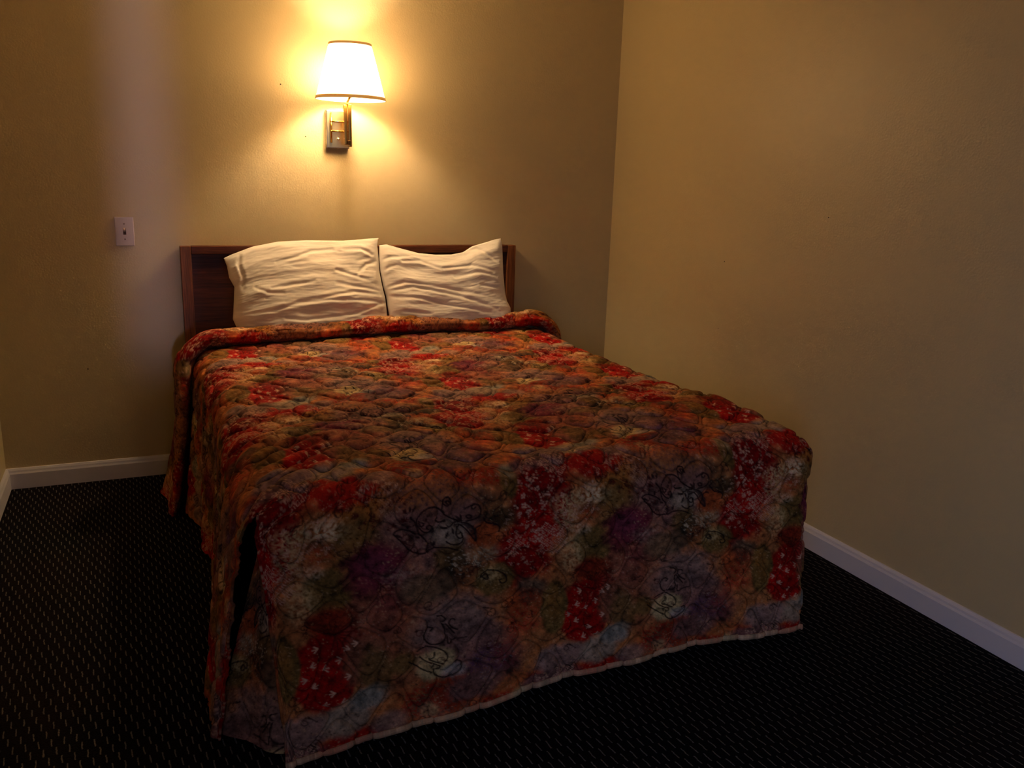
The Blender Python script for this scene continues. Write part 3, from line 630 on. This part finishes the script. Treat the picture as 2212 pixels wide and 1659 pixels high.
for sgn in (-1, 1):
    j = ja[0] if sgn < 0 else ja[-1]
    ii = np.where(YE-bv > KN)[0]; P = X[ii[2]:, j][::2]
    edge_tube('hem', P, tile_at(*uv_of(np.full(len(P), av[j]), bv[ii[2]:][::2]))*.8, .0032, spread, 1.0, up=(0, 1, 0))
    i0 = np.where(YE-bv <= KN)[0][-1]; jj = np.where(av*sgn > HW-R+KN)[0]; P = X[i0, jj]
    P = P if sgn > 0 else P[::-1]; cj = tile_at(*uv_of(av[jj], np.full(len(jj), bv[i0])))
    edge_tube('hem', P, (cj if sgn > 0 else cj[::-1])*.8, .0032, spread, 1.0, up=(0, 1, 0))
# set-in corner pieces behind the split corners
for sgn in (-1, 1):
    s, t = np.meshgrid(np.linspace(0, 1, 70), np.linspace(0, 1, 190))
    if sgn < 0:
        ap = np.array([-.706, -2.010, .566]); fr = np.array([-.650, -2.078, .012]); sd = np.array([-.806, -1.918, .012])
    else:
        ap = np.array([.735, -1.985, .560]); fr = np.array([.735, -2.030, .03]); sd = np.array([.800, -1.88, .012])
    ap = ap+np.array([.02, .0, 0])*(1 if sgn < 0 else -1)
    top0 = ap+np.array([0, -.015, 0]); top1 = ap+np.array([-.01*(-sgn)*0, .02, 0])
    Lp = top0[None, None]*(1-t[..., None])+fr[None, None]*t[..., None]; Rp = top1[None, None]*(1-t[..., None])+sd[None, None]*t[..., None]
    Xg = Lp*(1-s[..., None])+Rp*s[..., None]
    # pulled in towards the bed, one soft vertical fold
    nin = np.array([.62*(-sgn), .75, 0.])
    Xg = Xg+nin[None, None]*(.008*np.sin(PI*s)*(1-t)*1.0-.012*np.sin(PI*np.clip(s, 0, 1))*t+.006*np.sin(3*PI*s+2*t))[..., None]
    aa_ = s*.20+.27; bb_ = -t*.56
    hh, stt = quilt(aa_, bb_); Ng = normals(Xg)
    if (Ng[100, 30, 1]) > 0: Ng = -Ng
    Xg = Xg+Ng*(hh*.004)[..., None]
    cg = tile_at(aa_+.05, -bb_+.50+.64)*(1-.5*stt)[..., None]
    grid_mesh('corner_insert', Xg, np.ones((189, 69), bool), cm, spread, cg)

# the cloth folded back over itself at the head
tv = np.array([(-.003, .060), (.002, .030), (.012, .006), (.020, -.020), (.030, -.036), (.045, -.040), (.058, -.028), (.066, -.006), (.067, .022), (.054, .055), (.042, .090), (.022, .120), (.010, .145), (.006, .170)])   # (height off the surface, distance towards the head from the crease)
kk = 70; ti_ = np.linspace(0, len(tv)-1, kk); i0 = np.clip(ti_.astype(int), 0, len(tv)-2); ft = (ti_-i0)
ft = ft*ft*(3-2*ft)*.35+ft*.65
hn = tv[i0, 0]*(1-ft)+tv[i0+1, 0]*ft; hb_ = tv[i0, 1]*(1-ft)+tv[i0+1, 1]*ft
af = seg((-(HW-R)-DROP+.01, HW-R+DROP-.01, .0035))
Af, HB = np.meshgrid(af, hb_); HN = np.repeat(hn[:, None], len(af), 1)
dropf = np.clip((np.abs(Af)-(HW-R))/DROP, 0, 1)
nz = bil(WN2, np.full_like(Af, 3.0)+HB*30, Af*180); nz2 = bil(WN, HB*260, Af*200)
Bf = G(Af)+HB*(1+.9*dropf)+.004*nz
HN2 = np.clip(HN*(1+.14*nz*(HN > .01))*(1-.45*dropf), -.004, None)+.0022*nz2*(HN > .008)
base = spread_surface(Af, np.minimum(Bf, -.012)); Nf = normals(spread_surface(Af, np.repeat(np.linspace(-.3, -.2, kk)[:, None], len(af), 1)))
if Nf[10, len(af)//2, 2] < 0: Nf = -Nf
base[..., 1] = np.minimum(Bf, -.030)
Xf = base+Nf*HN2[..., None]
lf = (Af < -(HW-R))*dropf
Xf[..., 0] -= lf*(.004+.034*dropf); Xf[..., 0] += (Af > HW-R)*dropf*.02
Xf[..., 2] = np.where(np.abs(Af) > HW-R, np.maximum(Xf[..., 2], .010), Xf[..., 2])
hq, sq = quilt(Af+.05, HB*1.2-.9)
Nq = normals(Xf)
if Nq[kk-20, len(af)//2, 2] < 0: Nq = -Nq
Xf = Xf+Nq*(hq*.006)[..., None]
u, v = uv_of(Af, -.3-np.cumsum(np.abs(np.gradient(HB, axis=0))+np.abs(np.gradient(HN, axis=0)), 0))
cf = tile_at(u, v+.30)*(1-.5*sq)[..., None]
grid_mesh('turned_fold', Xf, np.ones((kk-1, len(af)-1), bool), cm, spread, cf)

# ------------------------------------------------------------------ pillows
def resample(p, n):
    p = np.array(p, float); d = np.r_[0, np.cumsum(np.hypot(*np.diff(p, axis=0).T))]; t = np.linspace(0, d[-1], n)
    q = np.stack([np.interp(t, d, p[:, k]) for k in (0, 1)], 1)
    for _ in range(2): q[1:-1] = q[1:-1]*.5+(q[:-2]+q[2:])*.25
    return q
pmt = mat('white_pillowcase', (240, 234, 222), .85, spec=.2); t = NT(pmt); t.b.inputs['Sheen Weight'].default_value = .1
t.bump(t.noise(t.coord(), 380, 3), .12, .001)
PP0 = np.array([0, -.22, .62]); PT = np.array([0, .12, .38]); PT = PT/np.linalg.norm(PT); PN = np.array([0, -PT[2], PT[1]])
def pillow(name, left, top, right, valleys, label, seed, front=.080, back=.05, dx=0.):
    n, k = 240, 150
    b0 = np.array([left[0][0]+.01, .004]); b1 = np.array([right[0][0]-.01, .004])
    Lb = resample([b0]+list(left), k); Rb = resample([b1]+list(right), k); Tb = resample(top, n); Bb = resample([b0, b1], n)
    s, t = np.meshgrid(np.linspace(0, 1, n), np.linspace(0, 1, k))
    S, T_ = s[..., None], t[..., None]
    C = (1-T_)*Bb[None]+T_*Tb[None]+(1-S)*Lb[:, None]+S*Rb[:, None]-((1-S)*(1-T_)*Bb[0]+S*(1-T_)*Bb[-1]+(1-S)*T_*Tb[0]+S*T_*Tb[-1])
    prof = lambda q, e: np.clip(1-np.abs(2*q-1)**e, 0, 1)
    D = prof(s, 3.2)**.6*np.clip(1-t**2.1, 0, 1)**.62*np.clip(t/.06, .0, 1)**.5
    edge = np.clip(np.minimum(np.minimum(s, 1-s)*n/14, np.minimum(t, 1-t)*k/9), 0, 1); edge = edge*edge*(3-2*edge)
    W = np.zeros_like(s)
    for ln in valleys:
        ln = np.array(ln); best = np.full(s.shape, 9.); along = np.zeros_like(s); sgn = np.zeros_like(s); tot = len(ln)-1
        for i in range(tot):
            a, b = ln[i], ln[i+1]; ab = b-a; L2 = (ab**2).sum()
            tt_ = ((C-a)@ab)/L2; tc = np.clip(tt_, 0, 1); dd = C-(a+tc[..., None]*ab); dist = np.hypot(dd[..., 0], dd[..., 1])
            better = dist < best; best = np.where(better, dist, best); along = np.where(better, (i+tc)/tot, along)
            sgn = np.where(better, np.sign(dd[..., 1]), sgn)
        amp = np.sin(PI*np.clip(along*.82+.14, 0, 1))**.6
        sd_ = best*sgn
        W += amp*(-.0050*np.exp(-((sd_)/.0078)**2)+.0022*np.exp(-((sd_+.012)/.009)**2)+.0015*np.exp(-((sd_-.014)/.010)**2))
    rn = fft_noise(256, 256, 16, 5, seed); rn2 = fft_noise(256, 256, 5, 3, seed+1); rn3 = fft_noise(256, 256, 40, 14, seed+2)
    wn = .0006*bil(rn, t*250, s*250)+.0035*bil(rn2, t*250, s*250)+.0004*bil(rn3, t*250, s*250)
    F = D*front+(W+wn)*edge; Bk = -D*back
    def place(h): return PP0+np.array([dx, 0, 0])+C[..., :1]*np.array([1., 0, 0])+C[..., 1:]*PT+h[..., None]*PN
    Xa, Xb = place(F*1.0), place(Bk)
    yb = -.052+.0*s
    Xb[..., 1] = np.minimum(Xb[..., 1], yb); Xa[..., 1] = np.minimum(Xa[..., 1], yb)
    # join front and back round the rim
    bm = bmesh.new()
    va = [[bm.verts.new(Xa[j, i]) for i in range(n)] for j in range(k)]
    vb = [[va[j][i] if (i in (0, n-1) or j in (0, k-1)) else bm.verts.new(Xb[j, i]) for i in range(n)] for j in range(k)]
    for j in range(k-1):
        for i in range(n-1):
            bm.faces.new((va[j][i], va[j][i+1], va[j+1][i+1], va[j+1][i])); bm.faces.new((vb[j][i], vb[j+1][i], vb[j+1][i+1], vb[j][i+1]))
    o = from_bm(name, bm, pmt, None, True)
    return tag(o, label, 'pillow')
p1 = pillow('pillow', L_left, L_top, L_right, LV, 'white pillow on the left, its open case edge flopping out over the dark headboard', 41)
p2 = pillow('pillow', R_left, R_top, R_right, RV, 'white pillow on the right with one case corner poking up above the headboard', 51)
